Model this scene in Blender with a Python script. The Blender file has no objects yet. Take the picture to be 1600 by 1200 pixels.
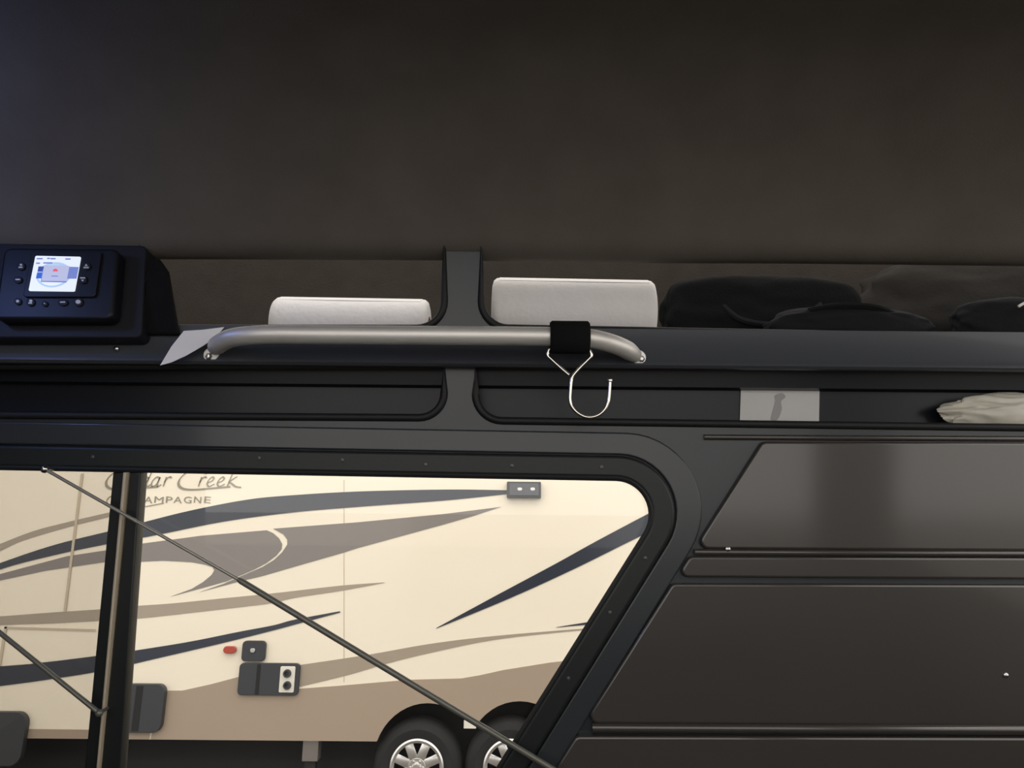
import bpy, bmesh, math, random
from mathutils import Vector, Matrix, noise
random.seed(7)
sc = bpy.context.scene
col = sc.collection
R = math.radians

# ------------------------------------------------------------------ camera
CAM = Vector((0, 0, 1.72)); PITCH = R(14); ROLL = R(0.5); FPX = 1155.0
fw = Vector((0, math.cos(PITCH), math.sin(PITCH)))
rt0 = Vector((1, 0, 0)); up0 = rt0.cross(fw)
rt = rt0*math.cos(ROLL) + up0*math.sin(ROLL)
up = up0*math.cos(ROLL) - rt0*math.sin(ROLL)
cd = bpy.data.cameras.new('camera'); cam = bpy.data.objects.new('camera', cd); col.objects.link(cam)
cd.sensor_width = 36; cd.lens = FPX/1600*36; cd.clip_start = 0.02
cam.matrix_world = Matrix.Translation(CAM) @ Matrix((rt, up, -fw)).transposed().to_4x4()
sc.camera = cam

# ------------------------------------------------------------------ world, lights, exposure
sc.view_settings.view_transform = 'Standard'; sc.view_settings.look = 'None'
sc.view_settings.gamma = 1; sc.view_settings.use_curve_mapping = False
sc.view_settings.exposure = 0.0
w = bpy.data.worlds.new('hall_ambience'); sc.world = w; w.use_nodes = True
w.node_tree.nodes['Background'].inputs[0].default_value = (1.0, 0.955, 0.90, 1)
w.node_tree.nodes['Background'].inputs[1].default_value = 1.65

def light(name, kind, loc, target, energy, color, sx=1, sy=1):
    d = bpy.data.lights.new(name, kind); d.energy = energy; d.color = color
    if kind == 'AREA': d.shape = 'RECTANGLE'; d.size = sx; d.size_y = sy
    else: d.shadow_soft_size = sx
    o = bpy.data.objects.new(name, d); col.objects.link(o); o.location = loc
    o.rotation_euler = (Vector(target)-Vector(loc)).to_track_quat('-Z', 'Y').to_euler()
    return o
light('hall_lamp_row', 'AREA', (0, 2.9, 5.6), (0, 5.4, 1.2), 70, (1.0, 0.92, 0.82), 9, 1.6)
light('hall_lamp_row', 'AREA', (0, -3.2, 5.6), (0, -3.2, 0), 250, (1.0, 0.92, 0.82), 9, 1.6)
light('blue_display_lamp', 'POINT', (-0.96, 0.80, 2.24), (0, 0, 0), 1.7, (0.25, 0.38, 1.0), 0.04)  # added unseen point light that tints the headliner blue at left

# ------------------------------------------------------------------ materials
def srgb(r, g, b):
    f = lambda c: (c/255/12.92) if c/255 <= .04045 else ((c/255+.055)/1.055)**2.4
    return (f(r), f(g), f(b), 1)
def mat(name, color, rough=.5, metal=0, coat=0, spec=.5, nscale=0, namt=0, bump=0, bscale=200, emit=None, estr=0, stretch=None):
    m = bpy.data.materials.new(name); m.use_nodes = True
    nt = m.node_tree; b = nt.nodes['Principled BSDF']
    b.inputs['Base Color'].default_value = color; b.inputs['Roughness'].default_value = rough
    b.inputs['Metallic'].default_value = metal; b.inputs['Coat Weight'].default_value = coat
    b.inputs['Coat Roughness'].default_value = .12; b.inputs['Specular IOR Level'].default_value = spec
    if emit:
        b.inputs['Emission Color'].default_value = emit; b.inputs['Emission Strength'].default_value = estr
    if nscale or bump:
        tc = nt.nodes.new('ShaderNodeTexCoord'); mp = nt.nodes.new('ShaderNodeMapping')
        nt.links.new(tc.outputs['Object'], mp.inputs[0])
        if stretch: mp.inputs['Scale'].default_value = stretch
    if nscale:
        n = nt.nodes.new('ShaderNodeTexNoise'); n.inputs['Scale'].default_value = nscale; n.inputs['Detail'].default_value = 5
        nt.links.new(mp.outputs[0], n.inputs['Vector'])
        mx = nt.nodes.new('ShaderNodeMix'); mx.data_type = 'RGBA'
        mx.inputs[6].default_value = tuple(c*(1-namt) for c in color[:3])+(1,)
        mx.inputs[7].default_value = tuple(min(1, c*(1+namt)) for c in color[:3])+(1,)
        nt.links.new(n.outputs['Fac'], mx.inputs[0]); nt.links.new(mx.outputs[2], b.inputs['Base Color'])
    if bump:
        n2 = nt.nodes.new('ShaderNodeTexNoise'); n2.inputs['Scale'].default_value = bscale; n2.inputs['Detail'].default_value = 4
        nt.links.new(mp.outputs[0], n2.inputs['Vector'])
        bp = nt.nodes.new('ShaderNodeBump'); bp.inputs['Strength'].default_value = bump; bp.inputs['Distance'].default_value = .002
        nt.links.new(n2.outputs['Fac'], bp.inputs['Height']); nt.links.new(bp.outputs[0], b.inputs['Normal'])
    return m
def glass(name, tint, refl=1.45):
    m = bpy.data.materials.new(name); m.use_nodes = True; nt = m.node_tree; nt.nodes.clear()
    o = nt.nodes.new('ShaderNodeOutputMaterial'); t = nt.nodes.new('ShaderNodeBsdfTransparent'); g = nt.nodes.new('ShaderNodeBsdfGlossy')
    t.inputs[0].default_value = tint; g.inputs['Roughness'].default_value = .02
    fr = nt.nodes.new('ShaderNodeFresnel'); fr.inputs[0].default_value = refl; mx = nt.nodes.new('ShaderNodeMixShader')
    nt.links.new(fr.outputs[0], mx.inputs[0]); nt.links.new(t.outputs[0], mx.inputs[1]); nt.links.new(g.outputs[0], mx.inputs[2])
    nt.links.new(mx.outputs[0], o.inputs[0]); return m
M = {}
M['liner'] = mat('headliner_fabric', (.110, .097, .081, 1), .95, spec=.15, nscale=9, namt=.22, bump=.35, bscale=320)
M['lining'] = mat('charcoal_carpet_lining', (.040, .035, .030, 1), .95, spec=.1, nscale=30, namt=.2, bump=.5, bscale=300)  # headliner cloth darkened to put the cubby's shade into its colour
M['rail'] = mat('slate_rail', (.060, .066, .080, 1), .4, coat=.2, bump=.03, bscale=20)
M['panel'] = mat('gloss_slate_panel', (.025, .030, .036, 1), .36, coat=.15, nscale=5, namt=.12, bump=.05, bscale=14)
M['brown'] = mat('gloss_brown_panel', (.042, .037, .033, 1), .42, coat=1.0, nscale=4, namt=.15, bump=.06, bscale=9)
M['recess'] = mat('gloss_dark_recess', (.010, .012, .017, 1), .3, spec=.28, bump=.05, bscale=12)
M['rubber'] = mat('black_rubber', (.012, .013, .014, 1), .55, spec=.35, bump=.1, bscale=300)
M['frame'] = mat('window_frame_black', (.013, .016, .016, 1), .42, spec=.4, bump=.06, bscale=150)
M['frame2'] = mat('window_flange_charcoal', (.027, .032, .037, 1), .36, coat=.3, bump=.04, bscale=25)
M['groove'] = mat('groove_dark', (.012, .011, .010, 1), .6)
M['alu'] = mat('brushed_aluminium', (.86, .84, .80, 1), .48, metal=.6, nscale=60, namt=.12, bump=.08, bscale=90, stretch=(.15, 1, 1))
M['chrome'] = mat('zinc_wire', (.75, .72, .66, 1), .16, metal=1)
M['screw'] = mat('screw_steel', (.55, .55, .56, 1), .25, metal=1)
M['screwdark'] = mat('screw_dull', (.09, .09, .095, 1), .4, metal=.6)
M['towel'] = mat('paper_towel', (.90, .875, .86, 1), .95, spec=.1, bump=.5, bscale=120, nscale=40, namt=.04)
M['core'] = mat('cardboard', (.35, .26, .18, 1), .9)
M['paper'] = mat('white_paper', (.95, .94, .93, 1), .8)
M['web'] = mat('black_webbing', (.006, .006, .0065, 1), .9, spec=.2, bump=.5, bscale=500)
M['bag'] = mat('black_bag_cloth', (.006, .0062, .007, 1), .9, spec=.15, bump=.4, bscale=220)
M['bag2'] = mat('charcoal_bag_cloth', (.012, .012, .014, 1), .85, spec=.2, bump=.4, bscale=160)
M['blanket'] = mat('dark_grey_fleece', (.030, .028, .026, 1), .95, spec=.1, bump=.5, bscale=140, nscale=12, namt=.2)
M['plastic'] = mat('black_plastic', (.006, .0068, .011, 1), .45, spec=.35, bump=.05, bscale=300)
M['plastic2'] = mat('dark_blue_grey_plastic', (.011, .012, .017, 1), .55, spec=.3, bump=.05, bscale=300)
M['mark'] = mat('white_print', (.6, .62, .66, 1), .5)
M['scr_w'] = mat('screen_white', (0, 0, 0, 1), .3, emit=srgb(232, 240, 255), estr=1.0)
M['scr_l'] = mat('screen_pale_blue', (0, 0, 0, 1), .3, emit=srgb(176, 205, 242), estr=1.0)
M['scr_b'] = mat('screen_blue', (0, 0, 0, 1), .3, emit=srgb(58, 100, 205), estr=1.0)
M['scr_n'] = mat('screen_navy', (0, 0, 0, 1), .3, emit=srgb(62, 78, 160), estr=1.0)
M['scr_g'] = mat('screen_grey', (0, 0, 0, 1), .3, emit=srgb(186, 190, 226), estr=1.0)
M['scr_s'] = mat('screen_violet', (0, 0, 0, 1), .3, emit=srgb(118, 134, 205), estr=1.0)
M['scr_r'] = mat('screen_red', (0, 0, 0, 1), .3, emit=srgb(232, 92, 112), estr=1.0)
M['card'] = mat('pale_card', (.60, .60, .60, 1), .5, nscale=8, namt=.15)  # pale tone of a bright reflection in the recess panel
M['cardink'] = mat('grey_ink', (.36, .36, .36, 1), .6)  # darker blot within that reflection
M['film'] = mat('cream_plastic_wrap', (.58, .55, .47, 1), .3, coat=.5, nscale=20, namt=.35)  # cream tone of the crumpled reflection at right
M['strut'] = mat('strut_steel', (.17, .17, .145, 1), .35, metal=.35)
M['rod'] = mat('strut_rod_steel', (.36, .34, .30, 1), .3, metal=.4)
M['glass'] = glass('window_glass_clear', (.96, .97, .97, 1))
M['glass2'] = glass('window_glass_tinted', (.86, .85, .84, 1))
# trailer
M['cream'] = mat('trailer_cream_gelcoat', srgb(240, 229, 209), .32, coat=.3, nscale=1.5, namt=.02)
M['tan'] = mat('trailer_tan_gelcoat', srgb(163, 145, 127), .35, coat=.3, nscale=1.5, namt=.04)
M['navy'] = mat('decal_navy', srgb(40, 45, 58), .3, coat=.25)
M['dgrey'] = mat('decal_warm_grey', srgb(126, 119, 114), .3, coat=.4)
M['lgrey'] = mat('decal_taupe', srgb(160, 146, 129), .3, coat=.4)
M['script'] = mat('lettering_grey', srgb(146, 139, 124), .4)
M['scriptl'] = mat('lettering_taupe', srgb(178, 164, 142), .35)
M['doorblk'] = mat('hatch_black', srgb(52, 54, 58), .45, bump=.05, bscale=80)
M['seam'] = mat('seam_trim', srgb(196, 182, 160), .5)
M['pipe'] = mat('white_port_plate', srgb(226, 220, 208), .4)
M['red'] = mat('red_lens', srgb(170, 62, 44), .25, coat=.5)
M['tyre'] = mat('tyre_rubber', (.011, .0105, .0105, 1), .75, bump=.3, bscale=40)
M['rim'] = mat('alloy_rim', (.72, .70, .68, 1), .25, metal=1)
M['under'] = mat('underbody_black', (.012, .012, .013, 1), .8)
M['concrete'] = mat('hall_floor_concrete', (.16, .145, .13, 1), .5, nscale=2, namt=.2)
M['lens'] = mat('smoked_lens', srgb(48, 50, 60), .08, coat=1)

# ------------------------------------------------------------------ geometry helpers
LEAN = R(7)
WO = Vector((0, 1.2, CAM.z)); WU = Vector((1, 0, 0)); WV = Vector((0, -math.sin(LEAN), math.cos(LEAN))); WN = WU.cross(WV)
WM = Matrix.Translation(WO) @ Matrix((WU, WV, WN)).transposed().to_4x4()
RVY = 5.8
RM = Matrix.Translation((0, RVY, 0)) @ Matrix(((1, 0, 0), (0, 0, 1), (0, -1, 0))).transposed().to_4x4()   # local x, z-up, towards the vehicle
def ray(px, py): return (fw*FPX + rt*(px-800) - up*(py-600)).normalized()
def W(px, py, wd=0.0):
    d = ray(px, py); o = WO + WN*wd; t = (o-CAM).dot(WN)/d.dot(WN); p = CAM + d*t - WO
    return (p.dot(WU), p.dot(WV))
def W3(px, py, wd=0.0): u, v = W(px, py, wd); return Vector((u, v, wd))
def V(px, py, y):
    d = ray(px, py); return CAM + d*((y-CAM.y)/d.y)
def T(px, py):
    p = V(px, py, RVY); return (p.x, p.z)

WORLD = {}
def link(o, parent, m):
    col.objects.link(o); o.parent = parent; WORLD[o.name] = m
def empty(name, loc, label=None, cat=None, group=None, kind=None, parent=None):
    o = bpy.data.objects.new(name, None); o.empty_display_size = .02
    m = Matrix.Translation(loc); link(o, parent, m)
    o.matrix_local = m if parent is None else WORLD[parent.name].inverted() @ m
    tag(o, label, cat, group, kind); return o
def tag(o, label=None, cat=None, group=None, kind=None):
    if label: o['label'] = label
    if cat: o['category'] = cat
    if group: o['group'] = group
    if kind: o['kind'] = kind
    return o
def emit(name, me, mt, parent=None, mtx=None, smooth=40):
    """me in mtx space -> world -> object with own origin (or parent's origin)."""
    if mtx is not None: me.transform(mtx)
    if parent is None:
        vs = [v.co for v in me.vertices]
        lo = Vector([min(v[i] for v in vs) for i in range(3)]); hi = Vector([max(v[i] for v in vs) for i in range(3)])
        m = Matrix.Translation(((lo.x+hi.x)/2, (lo.y+hi.y)/2, lo.z))
    else: m = WORLD[parent.name]
    me.transform(m.inverted()); me.materials.clear(); me.materials.append(M[mt] if isinstance(mt, str) else mt)
    if smooth:
        if 'flat_caps' not in me:
            for p in me.polygons: p.use_smooth = True
        keep = [p.use_smooth for p in me.polygons]; me.set_sharp_from_angle(angle=R(smooth))
        for p, k in zip(me.polygons, keep): p.use_smooth = k
    me.name = name
    o = bpy.data.objects.new(name, me); link(o, parent, m)
    if parent is None: o.matrix_world = m
    return o
def from_bm(bm):
    bmesh.ops.recalc_face_normals(bm, faces=bm.faces[:])
    me = bpy.data.meshes.new('m'); bm.to_mesh(me); bm.free(); return me
def plate(loops, t, w0=0.0, bev=0.0):
    """2D loops (outer + holes) -> solid plate between w0 and w0+t."""
    cu = bpy.data.curves.new('c', 'CURVE'); cu.dimensions = '2D'; cu.fill_mode = 'BOTH'
    for lp in loops:
        s = cu.splines.new('POLY'); s.points.add(len(lp)-1); s.use_cyclic_u = True
        for i, p in enumerate(lp): s.points[i].co = (p[0], p[1], 0, 1)
    cu.extrude = max(1e-5, t/2-bev)
    if bev: cu.bevel_depth = bev; cu.bevel_resolution = 2; cu.offset = -bev
    ob = bpy.data.objects.new('tmp', cu)
    me = bpy.data.meshes.new_from_object(ob)
    bpy.data.objects.remove(ob); bpy.data.curves.remove(cu)
    me.transform(Matrix.Translation((0, 0, w0+t/2)))
    bm = bmesh.new(); bm.from_mesh(me); bmesh.ops.remove_doubles(bm, verts=bm.verts[:], dist=1e-6)
    bpy.data.meshes.remove(me); me = from_bm(bm)
    for p in me.polygons: p.use_smooth = abs(p.normal.z) < .98
    me['flat_caps'] = 1; return me
def rbox(lo, hi, bev=0, seg=2):
    bm = bmesh.new(); bmesh.ops.create_cube(bm, size=1)
    lo, hi = Vector(lo), Vector(hi)
    for v in bm.verts: v.co = Vector([lo[i]+(v.co[i]+.5)*(hi[i]-lo[i]) for i in range(3)])
    if bev: bmesh.ops.bevel(bm, geom=bm.edges[:]+bm.verts[:], offset=bev, segments=seg, profile=.5, affect='EDGES')
    return from_bm(bm)
def catmull(pts, n=8, closed=False):
    out = []; N = len(pts); P = [Vector(p) for p in pts]
    rng = N if closed else N-1
    for i in range(rng):
        if closed: a, b, c, d = P[i-1], P[i], P[(i+1) % N], P[(i+2) % N]
        else: a, b, c, d = P[max(i-1, 0)], P[i], P[i+1], P[min(i+2, N-1)]
        for k in range(n):
            t = k/n
            out.append(.5*((2*b)+(c-a)*t+(2*a-5*b+4*c-d)*t*t+(3*b-a-3*c+d)*t**3))
    if not closed: out.append(P[-1])
    return out
def tube(path, rad, seg=12, closed=False, caps=True):
    bm = bmesh.new(); P = [Vector(p) for p in path]; n = len(P); rings = []; prev = None
    for i in range(n):
        t = (P[(i+1) % n]-P[i-1]) if closed else (P[min(i+1, n-1)]-P[max(i-1, 0)])
        t.normalize()
        if prev is None:
            a = Vector((0, 0, 1)) if abs(t.z) < .9 else Vector((1, 0, 0)); x = t.cross(a).normalized()
        else: x = (prev - t*prev.dot(t)).normalized()
        prev = x; y = t.cross(x); r = rad[i] if isinstance(rad, (list, tuple)) else rad
        rings.append([bm.verts.new(P[i]+(x*math.cos(2*math.pi*k/seg)+y*math.sin(2*math.pi*k/seg))*r) for k in range(seg)])
    for i in range(n if closed else n-1):
        a, b = rings[i], rings[(i+1) % n]
        for k in range(seg): bm.faces.new((a[k], a[(k+1) % seg], b[(k+1) % seg], b[k]))
    if caps and not closed: bm.faces.new(rings[0][::-1]); bm.faces.new(rings[-1])
    return from_bm(bm)
def lathe(prof, axis='x', seg=48, closed=True):
    """prof: (pos along axis, radius)."""
    bm = bmesh.new(); rings = []
    for a, r in prof:
        ring = []
        for k in range(seg):
            c, s = math.cos(2*math.pi*k/seg)*r, math.sin(2*math.pi*k/seg)*r
            ring.append(bm.verts.new((a, c, s) if axis == 'x' else (c, a, s) if axis == 'y' else (c, s, a)))
        rings.append(ring)
    n = len(rings)
    for i in range(n if closed else n-1):
        a, b = rings[i], rings[(i+1) % n]
        for k in range(seg): bm.faces.new((a[k], a[(k+1) % seg], b[(k+1) % seg], b[k]))
    if not closed: bm.faces.new(rings[0][::-1]); bm.faces.new(rings[-1])
    return from_bm(bm)
def round_poly(pts, rad, n=8):
    out = []; N = len(pts); P = [Vector(p[:2]) for p in pts]
    for i in range(N):
        r = rad[i] if isinstance(rad, (list, tuple)) else rad
        a, b, c = P[i-1], P[i], P[(i+1) % N]
        if r <= 0: out.append(tuple(b)); continue
        d1 = (a-b).normalized(); d2 = (c-b).normalized(); ang = d1.angle(d2)
        t = min(r/math.tan(ang/2), .48*min((a-b).length, (c-b).length)); r2 = t*math.tan(ang/2)
        ctr = b + (d1+d2).normalized()*(r2/math.sin(ang/2)); s = b+d1*t; e = b+d2*t
        a0 = math.atan2(*(s-ctr).yx); a1 = math.atan2(*(e-ctr).yx); da = (a1-a0+math.pi) % (2*math.pi)-math.pi
        out += [(ctr.x+r2*math.cos(a0+da*k/n), ctr.y+r2*math.sin(a0+da*k/n)) for k in range(n+1)]
    return out
def offset_poly(pts, d):
    N = len(pts); P = [Vector(p[:2]) for p in pts]
    area = sum(P[i-1].x*P[i].y-P[i].x*P[i-1].y for i in range(N)); sg = 1 if area > 0 else -1
    def ln(i):
        a, b = P[i], P[(i+1) % N]; t = (b-a).normalized(); nn = Vector((t.y, -t.x))*sg; return a+nn*d, t
    out = []
    for i in range(N):
        (a, t), (b, s) = ln(i-1), ln(i); den = t.x*s.y-t.y*s.x; q = b-a; k = (q.x*s.y-q.y*s.x)/den; out.append(tuple(a+t*k))
    return out
def prism_u(profile, u0, u1):
    """profile (v, w) extruded along u."""
    bm = bmesh.new(); A = [bm.verts.new((u0, v, w_)) for v, w_ in profile]; B = [bm.verts.new((u1, v, w_)) for v, w_ in profile]; n = len(profile)
    for i in range(n): bm.faces.new((A[i], A[(i+1) % n], B[(i+1) % n], B[i]))
    bm.faces.new(A[::-1]); bm.faces.new(B); return from_bm(bm)
def wp(pts, wd=0.0): return [W(x, y, wd) for x, y in pts]

# ------------------------------------------------------------------ setting: vehicle shell
U = 1.32
vtop = W(720, 375)[1]; vbot = -.62
VT = vtop+.008
ul = round_poly([(W(220, 380)[0], VT), (W(694, 400)[0], VT)]+wp([(694, 513), (220, 513)]), [0, 0, .045, .02])
ur = round_poly([(W(752, 400)[0], VT), (U-.03, VT)]+[(U-.03, W(1700, 533)[1])]+wp([(752, 512)]), [0, 0, .03, .045])
vt = vtop+.03
ll = round_poly(wp([(-260, 572), (694, 572), (694, 653), (-260, 647)]), [0, 0, .055, .05])
lr = round_poly(wp([(743, 572), (1950, 574), (1950, 673), (743, 657)]), [0, 0, .05, .055])
win_c = wp([(-330, 724.5), (1061, 749), (697, 1330), (-330, 1330)])
win = round_poly(win_c, [.05, .056, .06, .06], 14)
wall = empty('wall_back', WM @ Vector((0, vbot, 0)), kind='structure')
emit('wall_skin', plate([[(-U, vbot), (U, vbot), (U, vtop+.02), (-U, vtop+.02)], ul, ur, ll, lr, win], .012, -.012, .002), 'panel', wall, WM)
for lp in (ul, ur, ll, lr):
    path = [Vector((x, y, .001)) for x, y in lp]
    emit('edge_trim', tube(path, .0062, 10, closed=True), 'rubber', wall, WM)
# shelf rail with a rolled lower nose
vr1, vr0 = W(800, 515)[1], W(800, 576)[1]
prof = [(vr1, -.012), (vr1, .0155), (vr1-.003, .016), (vr0+.016, .020), (vr0+.010, .026), (vr0+.004, .028), (vr0, .024), (vr0-.001, .016), (vr0+.002, -.012)]
emit('shelf_rail', prism_u(prof, -U, U), 'rail', wall, WM, 60)
# cubby behind the upper openings and the shallow recess behind the lower ones
zsh = CAM.z+.371
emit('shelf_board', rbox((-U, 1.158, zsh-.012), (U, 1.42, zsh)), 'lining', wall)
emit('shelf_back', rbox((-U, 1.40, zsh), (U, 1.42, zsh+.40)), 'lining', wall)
vl0, vl1 = W(800, 668)[1], W(800, 572)[1]
vstep = W(800, 602)[1]
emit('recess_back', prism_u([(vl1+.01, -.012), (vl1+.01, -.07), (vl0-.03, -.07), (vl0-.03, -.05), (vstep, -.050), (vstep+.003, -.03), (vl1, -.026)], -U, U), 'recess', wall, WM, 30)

# pressed lower panels right of the window
def left_edge(y): return 1160-(y-735)*.635
def pressed(y0, y1, t, mt, bev=.004):
    pts = wp([(left_edge(y0), y0), (2000, y0+4), (2000, y1+6), (left_edge(y1), y1)])
    return emit('pressed_panel', plate([round_poly(pts, [.012, 0, 0, .012], 5)], t, 0, bev), mt, wall, WM, 50)
pressed(690, 857, .010, 'brown'); pressed(868, 901, .010, 'brown'); pressed(910, 1128, .010, 'brown'); pressed(1146, 1330, .012, 'brown')
for (x0, x1, y, r, wd) in ((1100, 2000, 683, .0045, .002), (1085, 2000, 862.5, .005, .006), (925, 2000, 1137, .0075, .006)):
    a, b = W3(x0, y, wd), W3(x1, y+5, wd)
    emit('pressed_rib', tube([a, a*.5+b*.5, b], r, 14), 'brown', wall, WM)
for (x, y, mt) in ((182, 545, 'screw'), (1571, 1055, 'screw'), (1137, 858, 'screw'), (60, 700, 'screwdark'), (900, 690, 'screwdark')):
    p = W3(x, y, .022 if y < 600 else .010 if x > 1000 else .002)
    me = lathe([(0, .0001), (0, .0042), (.002, .0038), (.0032, .0018), (.0034, .0001)], 'z', 14, False); me.transform(Matrix.Translation(p))
    emit('screw', me, mt, wall, WM)

# headliner: flat roof with a wide cove down to the wall
z_w = (WM @ Vector((0, vtop-.002, .014)))
rc = .26; prof = []; ry = z_w.y+.0; rr_ = .035
for k in range(8):      # rolled lower edge tucks back into the shelf opening
    a = R(-100+100*k/8); prof.append((ry-rr_+rr_*math.cos(a) if False else ry+rr_-rr_*math.cos(a), z_w.z+.012+rr_*math.sin(a)))
cy, cz = z_w.y-rc, z_w.z+.012
for k in range(15):
    a = R(90*k/14); prof.append((cy+rc*math.cos(a), cz+rc*.82*math.sin(a)))
zc = prof[-1][1]
prof.append((cy-.45, zc+.012)); prof.append((-.22, zc+.012))
bm = bmesh.new(); nx = 60; rows = []
for (y, z) in prof:
    rows.append([bm.verts.new((-U+2*U*i/nx, y, z+.004*noise.noise(Vector((i*.12, y*3, 0))))) for i in range(nx+1)])
for a, b in zip(rows, rows[1:]):
    for i in range(nx): bm.faces.new((a[i], a[i+1], b[i+1], b[i]))
ext = bmesh.ops.extrude_face_region(bm, geom=bm.faces[:])
for v in [e for e in ext['geom'] if isinstance(e, bmesh.types.BMVert)]: v.co.z += .008; v.co.y += .008
ceil = emit('ceiling', from_bm(bm), 'liner'); tag(ceil, kind='structure')
zfl = (WM @ Vector((0, vbot, 0))).z
tag(emit('wall_left', rbox((-U-.03, -.2, zfl), (-U, 1.30, zc+.05)), 'liner'), kind='structure')
tag(emit('wall_right', rbox((U, -.2, zfl), (U+.03, 1.30, 1.44)), 'liner'), kind='structure')
wf = empty('wall_front', (0, -.2, zfl), kind='structure')
emit('lower_side', rbox((-U, -.23, zfl), (U, -.2, 1.44)), 'liner', wf)
for x0, x1 in ((1.05, U), (-U, -1.08)): emit('corner_post', rbox((x0, -.24, 1.44), (x1, -.19, zc+.02), .01), 'liner', wf)
tag(emit('floor', rbox((-U, -.2, zfl-.04), (U, 1.36, zfl)), 'rubber'), kind='structure')
tag(emit('floor_hall', rbox((-14, -9, -.05), (14, 13, 0)), 'concrete'), kind='structure')

# ------------------------------------------------------------------ window
wn = empty('window_1', WM @ Vector((-.1, W(300, 1330)[1], 0)), kind='structure')
px = 1.0/1000
r1 = round_poly(offset_poly(win_c, .036), [.06, .09, .09, .09], 14)
r2 = round_poly(offset_poly(win_c, .073), [.06, .12, .12, .12], 14)
emit('window_frame', plate([r1, win], .022, -.012, .006), 'frame', wn, WM, 50)
emit('window_flange', plate([r2, round_poly(offset_poly(win_c, .037), [.06, .09, .09, .09], 14)], .007, 0, .003), 'frame2', wn, WM, 50)
emit('glazing_seal', tube([Vector((x, y, .006)) for x, y in win], .0045, 8, closed=True), 'rubber', wn, WM)
def pane(x0, x1, xb0, xb1, wd, mt):
    # clip to the window shape by keeping the pane behind the frame
    pts = wp([(x0, 715), (x1, 715), (xb1, 1345), (xb0, 1345)], wd)
    return emit('pane', plate([pts], .003, wd), mt, wn, WM, 0)
pane(-340, 205, -340, 145, -.020, 'glass2')
o = emit('pane', plate([offset_poly(win_c, .004)], .003, -.011), 'glass', wn, WM, 0)
for (xt0, xt1, xb0, xb1, w0, t, mt) in ((178, 198, 134, 157, -.017, .020, 'frame'), (207, 223, 162, 192, -.017, .024, 'frame'), (199.5, 204.5, 158.5, 162, -.015, .030, 'seam')):
    pts = wp([(xt0, 738), (xt1, 738), (xb1-6, 1260), (xb0-6, 1260)])
    emit('mullion', plate([pts], t, w0, .002), mt, wn, WM, 50)
for (x, y) in ((405, 716), (535, 719), (665, 726), (800, 728), (940, 730), (1008, 872), (953, 957), (888, 1060), (145, 714)):
    p = W3(x, y, .0095)
    me = lathe([(0, .0001), (0, .0036), (.0016, .0030), (.0022, .0001)], 'z', 12, False); me.transform(Matrix.Translation(p))
    emit('screw', me, 'screwdark', wn, WM)

# ------------------------------------------------------------------ gas struts across the window
def strut(name, pts, radii, label, rodlen, wd):
    a, b, c = [W3(x, y, wd) for x, y in pts]
    root = empty(name, WM @ c, label, 'gas strut', 'gas struts across the window')
    emit('rod', tube([a, b], radii[0], 12), 'rod', root, WM)
    emit('cylinder', tube([b, b+(c-b)*.01, c], [radii[1]*.7, radii[1], radii[1]], 14), 'strut', root, WM)
    for p, r, mt in ((a, radii[0]*2.4, 'chrome'), (c, radii[1]*1.6, 'strut')):
        me = bpy.data.meshes.new('m'); bm = bmesh.new(); bmesh.ops.create_uvsphere(bm, u_segments=14, v_segments=8, radius=r); bm.to_mesh(me); bm.free()
        me.transform(Matrix.Translation(p)); emit('ball_socket', me, mt, root, WM)
        emit('ball_stud', tube([p, p-Vector((0, 0, wd-.004 if p is a else wd))], r*.45, 10), mt, root, WM)
    return root
strut('gas_strut', [(70, 733), (372, 905), (880, 1212)], (.0026, .0047), 'long thin gas strut crossing the window diagonally in front of the mullion', .3, .030)
strut('gas_strut', [(-190, 835), (-60, 940), (155, 1114)], (.0024, .0036), 'short gas strut at lower left ending on the mullion', .2, .030)

# ------------------------------------------------------------------ grab bar
gb = empty('grab_bar', WM @ W3(660, 560, .02), 'bent aluminium grab bar bolted across the shelf rail', 'grab bar')
wb = .088
pth = [W3(336, 545, .020), W3(337, 543, .030), W3(343, 537, .052), W3(362, 528, .074), W3(392, 524, .085), W3(430, 522.5, wb), W3(500, 523, wb), W3(660, 524, wb), W3(800, 525, wb), W3(870, 526, wb),
       W3(915, 528, .086), W3(950, 535, .076), W3(976, 545, .056), W3(990, 554, .034), W3(993, 557, .020)]
pth = catmull(pth, 6)
n = len(pth); rad = []
for i, p in enumerate(pth):
    k = min(i, n-1-i)/10; rad.append(.0145*(.62+.38*min(1, k)))
emit('tube', tube(pth, rad, 24), 'alu', gb, WM, 60)
for (x, y) in ((331, 555), (997, 559)):
    p = W3(x, y, .022)
    me = lathe([(0, .0001), (0, .012), (.004, .012), (.005, .011), (.005, .0001)], 'z', 20, False); me.transform(Matrix.Translation(p)); fl = emit('end_flange', me, 'alu', gb, WM)
    me = lathe([(0, .0001), (0, .0055), (.003, .0055), (.0058, .003), (.0062, .0001)], 'z', 6, False); me.transform(Matrix.Translation(p+Vector((-.002 if x < 500 else .004, -.003, .005)))); emit('bolt', me, 'screw', fl, WM)

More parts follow.
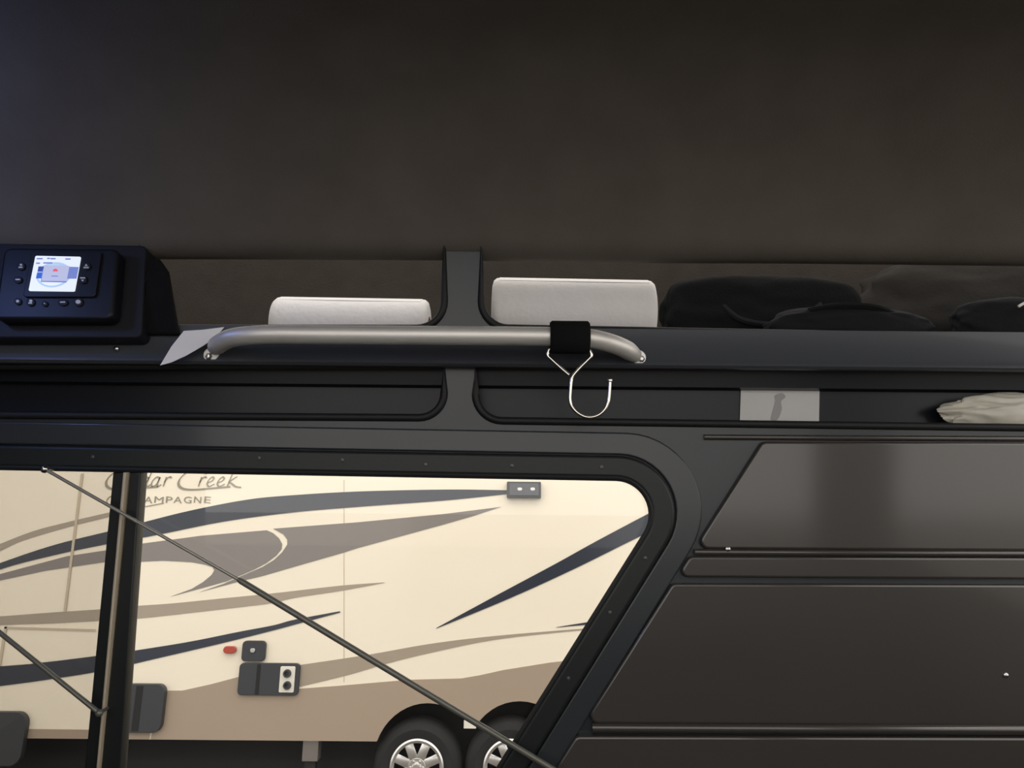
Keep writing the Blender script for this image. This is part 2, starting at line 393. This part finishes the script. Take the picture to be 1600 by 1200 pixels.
# ------------------------------------------------------------------ strap with wire hook
sh = empty('strap_hook', WM @ W3(906, 652, wb), 'black webbing loop with a bent wire hook hanging from the grab bar', 'hook')
cu_, cv_ = W(890, 524.5, wb)
ctr = Vector((0, cv_, wb)); lowv = W(890, 553, wb)[1]
loop = []
for k in range(17):
    a = R(-10+200*k/16); loop.append((cv_+.0225*math.sin(a), wb-.0205*math.cos(a)*1.0))
loop += [(cv_-.014, wb+.0195), (lowv+.002, wb+.012), (lowv, wb+.004), (lowv+.001, wb-.006), (cv_-.014, wb-.0195)]
u0, u1 = W(859, 526, wb)[0], W(921, 526, wb)[0]
def offl(l, d):
    return [(v-d*((v-(cv_-.006))/max(1e-6, math.hypot(v-(cv_-.006), w_-wb))), w_-d*((w_-wb)/max(1e-6, math.hypot(v-(cv_-.006), w_-wb)))) for v, w_ in l]
inn = offl(loop, .003); bm = bmesh.new(); n = len(loop); us = [u0, u0+.003, (u0+u1)/2, u1-.003, u1]; sc_ = [.90, 1, 1, 1, .90]
outr = [[bm.verts.new((u, cv_-.006+(v-cv_+.006)*s, wb+(w_-wb)*s)) for v, w_ in loop] for u, s in zip(us, sc_)]
inr = [[bm.verts.new((u, v, w_)) for v, w_ in inn] for u in us]
for j in range(4):
    for i in range(n):
        k = (i+1) % n
        bm.faces.new((outr[j][i], outr[j][k], outr[j+1][k], outr[j+1][i])); bm.faces.new((inr[j][i], inr[j+1][i], inr[j+1][k], inr[j][k]))
for i in range(n):
    k = (i+1) % n
    bm.faces.new((outr[0][i], inr[0][i], inr[0][k], outr[0][k])); bm.faces.new((outr[4][i], outr[4][k], inr[4][k], inr[4][i]))
emit('webbing_loop', from_bm(bm), 'web', sh, WM, 50)
wire = [(893, 547), (862, 546), (857, 549), (856, 556), (862, 562), (875, 574), (889, 586)]
emit('wire_triangle', tube(catmull([W3(x, y, wb+.002) for x, y in wire], 6), .0026, 10), 'chrome', sh, WM)
wire = [(893, 547), (917, 546), (922, 549), (924, 556), (918, 563), (905, 576), (895, 588), (892.5, 596), (891, 612), (890.5, 624), (893, 634), (900, 643), (911, 650), (922, 652), (934, 649), (944, 641), (950, 629), (952, 614), (953, 597)]
hk = emit('wire_hook', tube(catmull([W3(x, y, wb+.002) for x, y in wire], 6), .0027, 10), 'chrome', sh, WM)
me = lathe([(0, .0001), (0, .0038), (.002, .0042), (.004, .0034), (.004, .0001)], 'z', 12, False)
me.transform(Matrix.Translation(W3(953, 596, wb+.002)) @ Matrix.Rotation(R(-90), 4, 'X')); emit('hook_tip', me, 'chrome', hk, WM)

# ------------------------------------------------------------------ paper towel rolls on the shelf
def towel(label, xl, xr, pyl, yc, r, tilt, yaw, full):
    """resting on the shelf, seen side on."""
    z = zsh + r + .002
    el = V((xl+xr)/2, pyl, yc)
    x0 = V(xl, pyl+r*800, yc-r).x; x1 = V(xr, pyl+r*800, yc-r).x
    if full > 0: x1 = x0+.28
    else: x0 = x1-.28
    L = x1-x0
    root = empty('paper_towel_roll', (x0+L/2, yc, zsh+.001), label, 'paper towel', 'paper towel rolls on the shelf')
    m = Matrix.Translation((x0+L/2, yc, z)) @ Matrix.Rotation(R(yaw), 4, 'Z') @ Matrix.Rotation(R(tilt), 4, 'Y')
    h = L/2; c = .021
    prof = [(-h, c), (-h, r-.012), (-h+.002, r-.005), (-h+.007, r-.001), (-h+.014, r), (-h*.4, r), (0, r), (h*.4, r), (h-.014, r), (h-.007, r-.001), (h-.002, r-.005), (h, r-.012), (h, c)]
    me = lathe(prof, 'x', 64)
    for v in me.vertices:
        rr = math.hypot(v.co.y, v.co.z)
        if rr > r*.7:
            d = 1+.02*noise.noise(Vector((v.co.x*9, v.co.y*14, v.co.z*14+xl)))
            v.co.y *= d; v.co.z *= d
    emit('paper', me, 'towel', root, m, 60)
    emit('cardboard_core', lathe([(-h-.001, c+.0005), (h+.001, c+.0005), (h+.001, c-.0015), (-h-.001, c-.0015)], 'x', 32), 'core', root, m, 50)
    bm = bmesh.new(); ring = []
    for k in range(10):       # loose outer sheet edge
        a = R(100-6*k); rr = r+.0004
        ring.append([bm.verts.new((x, -rr*math.cos(a), rr*math.sin(a))) for x in (-h+.012, 0, h-.012)])
    for a, b in zip(ring, ring[1:]):
        for i in range(2): bm.faces.new((a[i], a[i+1], b[i+1], b[i]))
    e = bmesh.ops.extrude_face_region(bm, geom=bm.faces[:])
    for v in [g for g in e['geom'] if isinstance(g, bmesh.types.BMVert)]: v.co.y *= 1.008; v.co.z *= 1.008
    emit('loose_sheet', from_bm(bm), 'towel', root, m, 60)
towel('white paper towel roll on the shelf left of the slate post', 415, 690, 469, 1.285, .052, .5, 0, 1)
towel('larger white paper towel roll right of the slate post behind the strap', 760, 1031, 441, 1.223, .0595, 1.0, -1, -1)

# ------------------------------------------------------------------ sheet of paper at the left end of the bar
pts = [(250, 571, .052), (268, 541, .040), (287, 517, .031), (318, 515, .030), (350, 511, .029), (337, 527, .034), (316, 541, .040), (290, 556, .046), (268, 566, .050)]
bm = bmesh.new(); f = bm.faces.new([bm.verts.new(W3(x, y, wd)) for x, y, wd in pts])
e = bmesh.ops.extrude_face_region(bm, geom=[f])
for v in [g for g in e['geom'] if isinstance(g, bmesh.types.BMVert)]: v.co.z -= .0012
bmesh.ops.triangulate(bm, faces=bm.faces[:])
tag(emit('paper_sheet', from_bm(bm), 'paper', None, WM, 30), 'pointed corner of white paper hanging over the shelf rail beside the bar end', 'paper')

# ------------------------------------------------------------------ control panel with display
PY = 1.10
pc = V(92, 448, PY); PT = R(5)
PX = Vector((1, 0, 0)); PZ = Vector((0, math.sin(PT), math.cos(PT))); PN = PX.cross(PZ)
PM = Matrix.Translation(pc) @ Matrix((PX, PZ, PN)).transposed().to_4x4()
def Pp(x, y, wd=0):
    d = ray(x, y); o = pc+PN*wd; t = (o-CAM).dot(PN)/d.dot(PN); q = CAM+d*t-pc
    return (q.dot(PX), q.dot(PZ))
cp = empty('control_panel', PM @ Vector((0, Pp(92, 505)[1], -.02)), 'black wall control panel with a lit square display and buttons', 'control panel')
emit('backing_plate', plate([round_poly([Pp(-60, 372), Pp(222, 376), Pp(213, 522), Pp(-70, 522)], .01, 4)], .06, -.075, .003), 'plastic2', cp, PM, 50)
hs = emit('housing', plate([round_poly([Pp(12, 391), Pp(190, 393), Pp(180, 503), Pp(-4, 503)], .012, 5)], .03, -.02, .005), 'plastic', cp, PM, 50)
emit('bezel', plate([round_poly([Pp(58, 399), Pp(166, 400), Pp(156, 470), Pp(44, 470)], .006, 4)], .004, .010, .0012), 'plastic', cp, PM, 50)
scr = emit('display', plate([round_poly([Pp(64.5, 407), Pp(134.5, 408.5), Pp(125, 462), Pp(54, 461)], .002, 3)], .002, .0135), 'scr_w', cp, PM, 0)
def spatch(name, pts, mt, k): emit(name, plate([[Pp(x, y) for x, y in pts]], .0003, .0155+.0003*k), mt, scr, PM, 0)
def ell(cx, cy, rx, ry, shear=-.18, n=28, a0=0, a1=360): return [(cx+rx*math.cos(R(a0+(a1-a0)*k/n))+shear*ry*math.sin(R(a0+(a1-a0)*k/n)), cy+ry*math.sin(R(a0+(a1-a0)*k/n))) for k in range(n+(a1-a0 < 360))]
spatch('display_dial', ell(93, 436.5, 27, 19.5), 'scr_l', 0)
spatch('display_dial_centre', ell(92.5, 437, 23, 16.5), 'scr_w', 1)
spatch('display_dial_upper', ell(93.5, 434, 23, 13, a0=180, a1=360), 'scr_l', 2)
spatch('display_bar', [(70, 424), (78.5, 424), (76.5, 432), (68.5, 432)], 'scr_n', 3)
spatch('display_bar', [(68.3, 433.5), (76.3, 433.5), (74.3, 442.5), (66, 442.5)], 'scr_b', 3)
spatch('display_bar', [(117, 424.5), (132, 425), (128.5, 443), (113.5, 443)], 'scr_s', 3)
spatch('display_popup_shadow', [(77, 428), (118, 428), (113, 449), (73.5, 448)], 'scr_s', 4)
spatch('display_popup', [(79, 423), (118, 423.5), (113.5, 447), (75, 446.5)], 'scr_g', 5)
spatch('display_icon', ell(96.5, 432, 4, 4, 0, 14, 180, 360), 'scr_r', 6)
spatch('display_text', [(90.5, 438.6), (100.5, 438.8), (100.2, 440.2), (90.2, 440)], 'scr_s', 6)
for (x0, x1, y) in ((68, 77, 412.5), (84, 88, 412), (89, 97, 412.5), (112, 120, 413), (67, 73, 419.5), (78, 92, 419)):
    spatch('display_text', [(x0, y-1), (x1, y-1), (x1-.4, y+1), (x0-.4, y+1)], 'scr_s', 6)
def button(x, y, rx, ry, mark, lift=0.0):
    b = emit('button', plate([[Pp(*q) for q in ell(x, y, rx+2.4, ry+2.4, 0, 20)]], .003, .0095+lift, .0008), 'plastic2', cp, PM, 50)
    for mk in mark: emit('button_mark', plate([[Pp(x+a, y+c) for a, c in mk]], .0004, .0125+lift), 'mark', b, PM, 0)
dot = lambda r, cx=0, cy=0: [(cx+r*math.cos(R(30*k)), cy+r*.8*math.sin(R(30*k))) for k in range(12)]
bar = lambda l, cy=0: [(-l, cy-1), (l, cy-1), (l, cy+1), (-l, cy+1)]
button(40, 421.5, 4, 4, [dot(2, .6, -1.8), bar(3.2, 2)]); button(35.5, 442.5, 4, 3, [bar(3.6, 0)])
button(143.5, 423, 4, 4, [[(-2.6, .4), (2.6, .4), (0, -3)], bar(4, 2.8)], .004); button(138, 444, 4, 4, [bar(4, -2.2), [(-2.4, .6), (2.4, .6), (0, 3.6)]], .004)
button(35.5, 476, 3, 3, [dot(2.6)]); button(55, 477, 4, 4, [dot(2.6, .8, -1.5), bar(3, 2)]); button(77, 479.5, 2, 2, [dot(1.2)])
button(105, 477.5, 5, 3, [bar(4)]); button(129, 477, 4.5, 4.5, [dot(4)])
# black tapered bracket beside it
pts = [(240, 405, 0), (248, 404, 0), (262, 424, 0), (279, 523, 0), (215, 523, 0), (229, 440, 0)]
tag(emit('shelf_bracket', plate([round_poly([W(x, y, .026) for x, y, _ in pts], [.004, .004, .01, .003, .003, .01], 3)], .012, .0165, .004), 'web', None, WM, 50), 'black tapered upright bracket standing between the control panel and the paper corner', 'bracket')

# ------------------------------------------------------------------ soft things on the right of the shelf
def lump(name, x0, x1, pt, yc, dep, mt, amp, label, cat, seed, pw=2.6, squash=1.0, parts=None, lift=0.001):
    a = V(x0, 520, yc); b = V(x1, 520, yc); top = V((x0+x1)/2, pt, yc).z; h = top-zsh
    bm = bmesh.new(); bmesh.ops.create_icosphere(bm, subdivisions=5, radius=1)
    sx, sy, sz = (b.x-a.x)/2, dep/2, h/2
    for v in bm.verts:
        c = v.co; q = (abs(c.x)**pw+abs(c.y)**pw+abs(c.z)**pw)**(-1/pw); c = c*q
        d = 1+amp*noise.noise(c*1.7+Vector((seed, 0, 0)))+amp*.5*noise.noise(c*4+Vector((0, seed, 0)))+amp*.25*(1-abs(noise.noise(c*6+Vector((0, 0, seed)))))
        z = c.z*sz*d
        v.co = Vector((c.x*sx*d, c.y*sy*d, max(-sz, z)))
    me = from_bm(bm); lo = min(v.co.z for v in me.vertices)
    root = empty(name, ((a.x+b.x)/2, yc, zsh), label, cat)
    m = Matrix.Translation(((a.x+b.x)/2, yc, zsh-lo+lift))
    emit('body', me, mt, root, m, 70)
    return root, m, (sx, sy, sz)
rt_, m_, s_ = lump('soft_bag', 1037, 1335, 444, 1.30, .12, 'bag', .06, 'flat black cloth bag beside the larger paper towel roll', 'bag', 3.1, 4.5)
emit('carry_strap', tube(catmull([Vector((-.08, -s_[1]*.9, .01)), Vector((-.05, -s_[1]*1.05, -.02)), Vector((.02, -s_[1]*1.08, -.028)), Vector((.08, -s_[1]*1.02, .0)), Vector((.1, -s_[1]*.8, .03))], 6), .006, 8), 'bag2', rt_, m_)
rt_, m_, s_ = lump('crumpled_cloth', 1200, 1450, 482, 1.20, .055, 'bag2', .10, 'low crumpled black cloth lying in front of the bag on the shelf', 'cloth', 8.4, 2.2)
emit('fold', tube(catmull([Vector((-.07, -.015, s_[2]*.62)), Vector((-.02, -.018, s_[2]*.86)), Vector((.04, -.018, s_[2]*.80)), Vector((.08, -.012, s_[2]*.4))], 6), .007, 8), 'bag', rt_, m_)
rt_, m_, s_ = lump('rolled_blanket', 1345, 1760, 402, 1.34, .10, 'blanket', .14, 'dark grey rolled blanket at the right end of the shelf', 'blanket', 5.7, 2.2)
rt_, m_, s_ = lump('pouch', 1492, 1690, 470, 1.205, .065, 'bag2', .08, 'small black pouch with a pale cord at the right edge', 'pouch', 1.2, 2.6)
emit('cord', tube(catmull([Vector((-.03, -.052, .012)), Vector((-.018, -.054, .018)), Vector((-.008, -.054, .012)), Vector((.004, -.054, .016)), Vector((.02, -.052, .004))], 6), .0022, 8), 'paper', rt_, m_)

# added shapes standing in for reflections in the glossy lower recess
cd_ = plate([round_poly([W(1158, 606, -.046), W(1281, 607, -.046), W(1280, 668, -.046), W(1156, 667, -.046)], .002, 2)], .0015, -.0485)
reflection_patch = empty('card', WM @ W3(1218, 668, -.046), 'pale printed card standing in the dark slot under the shelf', 'card')  # solid patch added in place of a bright reflection
emit('sheet', cd_, 'card', reflection_patch, WM, 0)
emit('print', plate([catmull([Vector((*W(x, y, -.045), 0)) for x, y in ((1211, 618), (1222, 614), (1228, 620), (1221, 627), (1222, 640), (1215, 656), (1205, 655), (1209, 638), (1212, 626))], 4, True)], .0004, -.0468), 'cardink', reflection_patch, WM, 0)  # darker blot of the same reflection, given as a shape
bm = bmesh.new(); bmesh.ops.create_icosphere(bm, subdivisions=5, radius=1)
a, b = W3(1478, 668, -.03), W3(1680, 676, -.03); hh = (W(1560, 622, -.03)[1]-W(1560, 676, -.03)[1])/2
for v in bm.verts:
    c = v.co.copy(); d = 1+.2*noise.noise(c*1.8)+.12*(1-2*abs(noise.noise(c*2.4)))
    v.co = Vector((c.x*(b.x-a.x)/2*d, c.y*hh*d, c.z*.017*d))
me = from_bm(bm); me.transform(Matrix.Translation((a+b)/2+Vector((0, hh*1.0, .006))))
tag(emit('crumpled_wrap', me, 'film', None, WM, 70), 'crumpled cream plastic wrap in the slot under the shelf at right', 'plastic wrap')  # added lump imitating a pale reflection in the recess panel

# ------------------------------------------------------------------ the trailer across the aisle
tr = empty('travel_trailer', (0, RVY, 0), 'cream and tan travel trailer with navy and grey swoosh graphics outside the window', 'trailer')
def tp(pts): return [T(x, y) for x, y in pts]
def deco(name, pts, mt, k=1, t=.002, smooth_n=0, label=None):
    q = tp(pts)
    if smooth_n: q = [tuple(v)[:2] for v in catmull([Vector((*p, 0)) for p in q], smooth_n, True)]
    o = emit(name, plate([q], t, .0005+.0012*k), mt, tr, RM, 0)
    if label: o['label'] = label
    return o
def band(name, upper, lower, mt, k=1):
    u = [tuple(v)[:2] for v in catmull([Vector((x, y, 0)) for x, y in upper], 6)]
    l = [tuple(v)[:2] for v in catmull([Vector((x, y, 0)) for x, y in lower], 6)]
    return deco(name, u+l[::-1], mt, k)
XL, XR, ZT = -5.2, 4.6, 3.75
zb = T(400, 1157)[1]
def arch(cx, cy, r, a0, a1, n=18):
    c = V(cx, cy, RVY); rr = abs(V(cx+r, cy, RVY).x-c.x)
    return c, rr
c1, ra1 = arch(666, 1188, 83, 0, 0); c2, ra2 = arch(812, 1186, 84, 0, 0)
def arcpts(c, r, z):
    a = math.acos(max(-1, min(1, (z-c.z)/r))); return [(c.x+r*math.sin(-a+2*a*k/18), c.z+r*math.cos(-a+2*a*k/18)) for k in range(19)]
ar = arcpts(c1, ra1, zb)
ar2 = arcpts(c2, ra2, zb)
zmid = T(733, 1137)[1]
arches = arcpts(c1, ra1, zb); arches2 = arcpts(c2, ra2, zb)
def bottom_edge():
    out = [p for p in arches if p[0] < c1.x or p[1] > zmid]
    out2 = [p for p in arches2 if p[0] > c2.x or p[1] > zmid]
    return out+out2
be = bottom_edge()
emit('side_wall', plate([[(XL, zb), *be, (XR, zb), (XR, ZT), (XL, ZT)]], .03, -.03, .002), 'cream', tr, RM, 0)
me = rbox((XL, RVY+.03, c1.z+ra1+.06), (XR, RVY+2.4, ZT)); emit('body', me, 'cream', tr)
emit('underbody', rbox((XL, RVY+.36, .10), (XR, RVY+2.0, c1.z+ra1+.06)), 'under', tr)
emit('roof', rbox((XL-.05, RVY-.03, ZT), (XR+.05, RVY+2.45, ZT+.08), .02), 'cream', tr)
# tan lower body
tan = tp([(253, 1079), (285, 1079), (330, 1069), (379, 1056), (420, 1064), (468, 1076), (523, 1072), (640, 1062), (721, 1060), (750, 1055), (786, 1047), (861, 1035), (960, 1024), (1400, 1000)])
z1 = tan[-1]
emit('lower_skirt', plate([[tan[0], *tan[1:], (z1[0], zb+.002)] + [(x, z+.002) for x, z in be[::-1]] + [(tan[0][0]-.04, zb+.002)]], .004, .001), 'tan', tr, RM, 0)
emit('lower_skirt', plate([[(XL, T(100, 1138)[1]), (tan[0][0]-.05, T(100, 1140)[1]), (tan[0][0]-.05, zb+.002), (XL, zb+.002)]], .004, .001), 'tan', tr, RM, 0)
# graphics
band('navy_stripe', [(-260, 985), (-120, 926), (0, 880), (87, 851), (175, 829), (217, 818), (297, 798), (385, 781), (455, 774), (560, 768), (695, 765), (793, 766)],
     [(-260, 992), (-120, 936), (0, 890), (87, 867), (168, 850), (245, 836), (350, 815), (455, 801), (560, 792), (695, 782), (793, 772)], 'navy', 2)
deco('grey_swoosh', [(-200, 955), (-60, 912), (0, 897), (105, 869), (165, 860), (217, 850), (315, 837), (417, 828.5), (427, 833), (436, 841), (441, 850), (440, 858), (432, 868), (416, 880), (397, 890), (376, 899), (355, 908), (315, 919), (267, 932),
     (300, 920), (318, 909), (331, 898), (335, 891), (332, 886), (320, 882), (300, 878.5), (285, 877.5), (255, 876), (212, 878), (165, 878), (70, 892), (0, 907), (-80, 925)], 'dgrey', 1)
deco('grey_swoosh', [(427, 826), (560, 816), (695, 803), (783, 792), (740, 806), (695, 819), (560, 856), (535, 864), (472, 882), (410, 900), (372, 909), (312, 925), (350, 912), (375, 901), (410, 886), (428, 875), (441, 863), (449, 851), (449, 843), (443, 835)], 'dgrey', 1)
band('upper_stripe', [(-120, 892), (-40, 865), (0, 850), (52, 830), (105, 816), (165, 802), (190, 797)], [(-120, 896), (-40, 876), (0, 861), (35, 845), (105, 824), (172, 807), (190, 800)], 'lgrey', 1)
band('taupe_stripe', [(-300, 985), (0, 963), (80, 957), (155, 952), (208, 947), (267, 943), (347, 935), (427, 927), (533, 915), (601, 910)], [(-300, 993), (0, 977), (80, 974), (205, 967), (267, 961), (380, 948), (427, 942), (461, 934), (533, 923), (601, 910.5)], 'lgrey', 1)
band('navy_stripe', [(-300, 1062), (0, 1041), (67, 1035), (149, 1025), (200, 1018), (294, 1003), (374, 987), (427, 977), (461, 968), (531, 955)], [(-300, 1110), (0, 1072), (80, 1061), (144, 1051), (197, 1040), (240, 1030), (347, 1005), (427, 985), (468, 974), (532, 957)], 'navy', 2)
band('taupe_stripe', [(455, 1041), (575, 1023), (672, 1006), (770, 994), (900, 983), (1000, 976)], [(455, 1076), (542, 1055), (607, 1036), (672, 1020), (770, 1000), (884, 987), (1000, 978)], 'lgrey', 1)
band('navy_stripe', [(869, 980), (890, 976.5), (930, 970), (1000, 958)], [(869, 980.5), (895, 978), (930, 975), (1000, 968)], 'navy', 2)
band('navy_stripe', [(682, 981), (776, 930), (864, 883), (931, 846), (1012, 803), (1160, 725)], [(682, 982), (796, 935), (897, 889), (992, 842), (1060, 810), (1160, 762)], 'navy', 2)
# seams and a compartment outline on the left
for pts in ([(127, 740), (131, 740), (104, 955), (100, 955)],):
    deco('seam_trim', pts, 'seam', 3, .004)
for pts in ([(8, 979), (150, 983), (150, 986), (8, 982)], [(8, 979), (12, 979), (2, 1040), (-2, 1040)]):
    deco('seam_trim', pts, 'seam', 3, .004)
deco('seam_trim', [(537, 750), (538.2, 750), (538.2, 1066), (537, 1066)], 'seam', 0, .0012)
# lettering: italic script drawn with a broad nib
def nib(pts, width=2.6, ang=38):
    c = catmull([Vector((x, y, 0)) for x, y in pts], 6); d = Vector((math.cos(R(ang)), -math.sin(R(ang)), 0))*width/2
    return c, d
def stroke(pts, mt='script', width=2.6, ang=38, k=3):
    c, d = nib(pts, width, ang); bm = bmesh.new(); prev = None
    def P(v, w_): x, z = T(v.x, v.y); return bm.verts.new((x, z, w_))
    for i, v in enumerate(c):
        t = (c[min(i+1, len(c)-1)]-c[max(i-1, 0)]).normalized(); nn = Vector((-t.y, t.x, 0)); hw = max(.55, abs(nn.dot(d)))
        s = [P(v+nn*hw, .006), P(v-nn*hw, .006), P(v-nn*hw, .003), P(v+nn*hw, .003)]
        if prev:
            for a in range(4): bm.faces.new((prev[a], prev[(a+1) % 4], s[(a+1) % 4], s[a]))
        prev = s
    bm.normal_update(); me = bpy.data.meshes.new('m'); bm.to_mesh(me); bm.free(); return me
G = {'a': [[(.75, .85), (.45, 1), (.12, .6), (.08, .15), (.3, 0), (.6, .3), (.8, .98)], [(.8, .98), (.68, .25), (.8, 0), (1.05, .2)]],
     'd': [[(.75, .85), (.45, 1), (.12, .6), (.08, .15), (.3, 0), (.6, .3), (.8, .98)], [(1.02, 2.0), (.8, .98), (.68, .25), (.8, 0), (1.05, .2)]],
     'e': [[(.1, .42), (.45, .55), (.62, .82), (.42, 1), (.15, .72), (.06, .3), (.3, 0), (.8, .25)]],
     'r': [[(.2, 1), (.08, 0)], [(.12, .4), (.3, .85), (.55, 1.02), (.68, .88)]],
     'k': [[(.42, 2), (.25, 1), (.08, 0)], [(.85, 1.05), (.22, .5), (.5, .28), (.95, -.02), (1.5, -.1)]]}
def glyph(name, x, base, s):
    ms = [stroke([(x+(a+.22*b)*s, base-b*s*.95) for a, b in st], width=3.0) for st in G[name]]
    bm = bmesh.new()
    for m in ms: bm.from_mesh(m); bpy.data.meshes.remove(m)
    emit('letter_'+name, from_bm(bm), 'script', tr, RM, 0)
def bigC(ox):
    emit('letter_c', stroke([(x+ox, y) for x, y in ((322, 741), (321, 735), (312, 732), (299, 735), (287, 742), (280, 751), (280, 759), (288, 764), (305, 765), (330, 763), (360, 760.5))], width=4.2), 'script', tr, RM, 0)
bigC(-113); bigC(0)
for ch, x in (('e', 203), ('d', 218), ('a', 235), ('r', 254), ('r', 309), ('e', 322), ('e', 338), ('k', 354)): glyph(ch, x, 760, 15.5)
def text(s, px0, px1, base, size_px, mt):
    cu = bpy.data.curves.new('t', 'FONT'); cu.body = s; cu.size = 1; cu.extrude = .001; cu.space_character = 1.25; cu.resolution_u = 3
    ob = bpy.data.objects.new('t', cu); me = bpy.data.meshes.new_from_object(ob); bpy.data.objects.remove(ob); bpy.data.curves.remove(cu)
    x0 = min(v.co.x for v in me.vertices); x1 = max(v.co.x for v in me.vertices); h = max(v.co.y for v in me.vertices)
    A, B = T(px0, base), T(px1, base+1); top = T(px0, base-size_px)
    for v in me.vertices:
        k = (v.co.x-x0)/(x1-x0)
        v.co = Vector((A[0]+(B[0]-A[0])*k, A[1]+(B[1]-A[1])*k+(top[1]-A[1])*v.co.y/h, .003+v.co.z))
    return me
xs = 226
for ch, x0, x1 in (('H', 206, 217), ('A', 225, 238), ('M', 241, 255), ('P', 259, 269), ('A', 271, 284), ('G', 287, 299), ('N', 303, 314), ('E', 319, 329)):
    emit('letter_'+ch.lower(), text(ch, x0, x1, 785.5, 10, None), 'script', tr, RM, 0)
emit('letter_c', stroke([(186, 777), (180, 773), (171, 777), (167, 784), (173, 790), (190, 792), (222, 792), (256, 786)], width=1.8), 'script', tr, RM, 0)
# fittings
def fit(name, x0, y0, x1, y1, t, mt, rad=.01, k=0, parent=None, bev=.004):
    a, b = T(x0, y0), T(x1, y1)
    return emit(name, plate([round_poly([(a[0], b[1]), (b[0], b[1]), (b[0], a[1]), (a[0], a[1])], rad, 5)], t, .002+k, bev), mt, parent or tr, RM, 50)
sl = fit('scene_light', 792, 753.5, 845, 779, .05, 'doorblk', .008)
fit('light_lens', 796, 756.5, 841.5, 776, .01, 'lens', .006, .047, sl)
for x in (812, 832): fit('light_bulb', x-3.5, 763, x+3.5, 768, .006, 'rim', .01, .054, sl, .002)
d1 = fit('access_door', 381.5, 1000.5, 415, 1033, .03, 'doorblk', .03); fit('door_lock', 394, 1012, 401, 1019, .012, 'screw', .012, .028, d1, .003)
d2 = fit('utility_hatch', 377, 1035, 467, 1086, .03, 'doorblk', .03)
pl = fit('port_plate', 441, 1040, 461, 1081, .012, 'pipe', .01, .028, d2)
for y in (1051, 1069.5):
    a = T(451.5, y); me = lathe([(0, .0001), (0, .030), (.02, .027), (.02, .016), (.004, .014), (.004, .0001)], 'z', 20, False); me.transform(Matrix.Translation((a[0], a[1], .040))); emit('water_port', me, 'doorblk', d2, RM)
fit('hatch_seam', 404.5, 1037, 406, 1084, .004, 'under', 0, .029, d2, 0)
fit('marker_light', 351.5, 1009, 370, 1020.5, .03, 'red', .028)
h1 = fit('vent_cover', 197, 1067, 255, 1143, .05, 'doorblk', .06); fit('vent_rib', 219, 1070, 221, 1140, .004, 'under', 0, .049, h1, .001)
fit('vent_cover', -40, 1110, 37, 1195, .05, 'doorblk', .08)
for (x, y0, y1) in ((482, 1152, 1193), ):
    a, b = T(x-11, y0), T(x+11, y1)
    j = emit('landing_jack', rbox((a[0], RVY+.05, b[1]), (b[0], RVY+.16, a[1]), .006), 'dgrey', tr)
    emit('jack_foot', rbox((a[0]-.06, RVY+.02, 0.005), (b[0]+.06, RVY+.19, .03), .004), 'under', tr)
    emit('jack_leg', rbox((a[0]+.02, RVY+.07, .03), (b[0]-.02, RVY+.14, b[1]+.02)), 'under', tr)
a, b = T(725, 1125), T(744, 1138)
emit('corner_gusset', rbox((a[0], RVY-.008, b[1]), (b[0], RVY-.004, a[1])), 'pipe', tr)
# wheels
def wheel(cx, cy):
    c = V(cx, cy, RVY+.02); s = abs(V(cx+1, cy, RVY).x-V(cx, cy, RVY).x); r = min(c.z, 73*s); rr = 42.5*s
    m = Matrix.Translation((c.x, RVY+.02, c.z))
    ty = emit('tyre', lathe([(0.01, rr), (0, rr+.02), (-.006, rr+.06), (.0, r-.07), (.02, r-.03), (.05, r-.006), (.09, r), (.17, r), (.21, r-.02), (.235, r-.08), (.235, rr)], 'y', 56), 'tyre', tr, m)
    emit('rim', lathe([(-.004, rr), (-.010, rr-.012), (.0, rr-.03), (.05, rr-.035), (.20, rr-.035), (.20, rr)], 'y', 56), 'rim', ty, m)
    emit('brake_drum', lathe([(.09, .0001), (.09, rr-.04), (.19, rr-.04), (.19, .0001)], 'y', 32, False), 'under', ty, m)
    for k in range(8):
        a = R(45*k+22.5); sp = rbox((-.034, .000, rr*.30), (.034, .045, rr-.016), .01); emit('spoke', sp, 'rim', ty, m @ Matrix.Rotation(a, 4, 'Y'))
    emit('hub', lathe([(.0, .0001), (.0, rr*.32), (.012, rr*.38), (.05, rr*.38), (.05, .0001)], 'y', 32, False), 'rim', ty, m)
    emit('hub_cap', lathe([(-.035, .0001), (-.035, .028), (-.025, .036), (.0, .038), (.0, .0001)], 'y', 24, False), 'rim', ty, m)
    for k in range(6):
        me = lathe([(-.012, .0001), (-.012, .009), (.0, .011), (.0, .0001)], 'y', 6, False); me.transform(Matrix.Translation((rr*.23*math.cos(R(60*k)), 0, rr*.23*math.sin(R(60*k))))); emit('lug_nut', me, 'chrome', ty, m)
wheel(651, 1200); wheel(797, 1200)
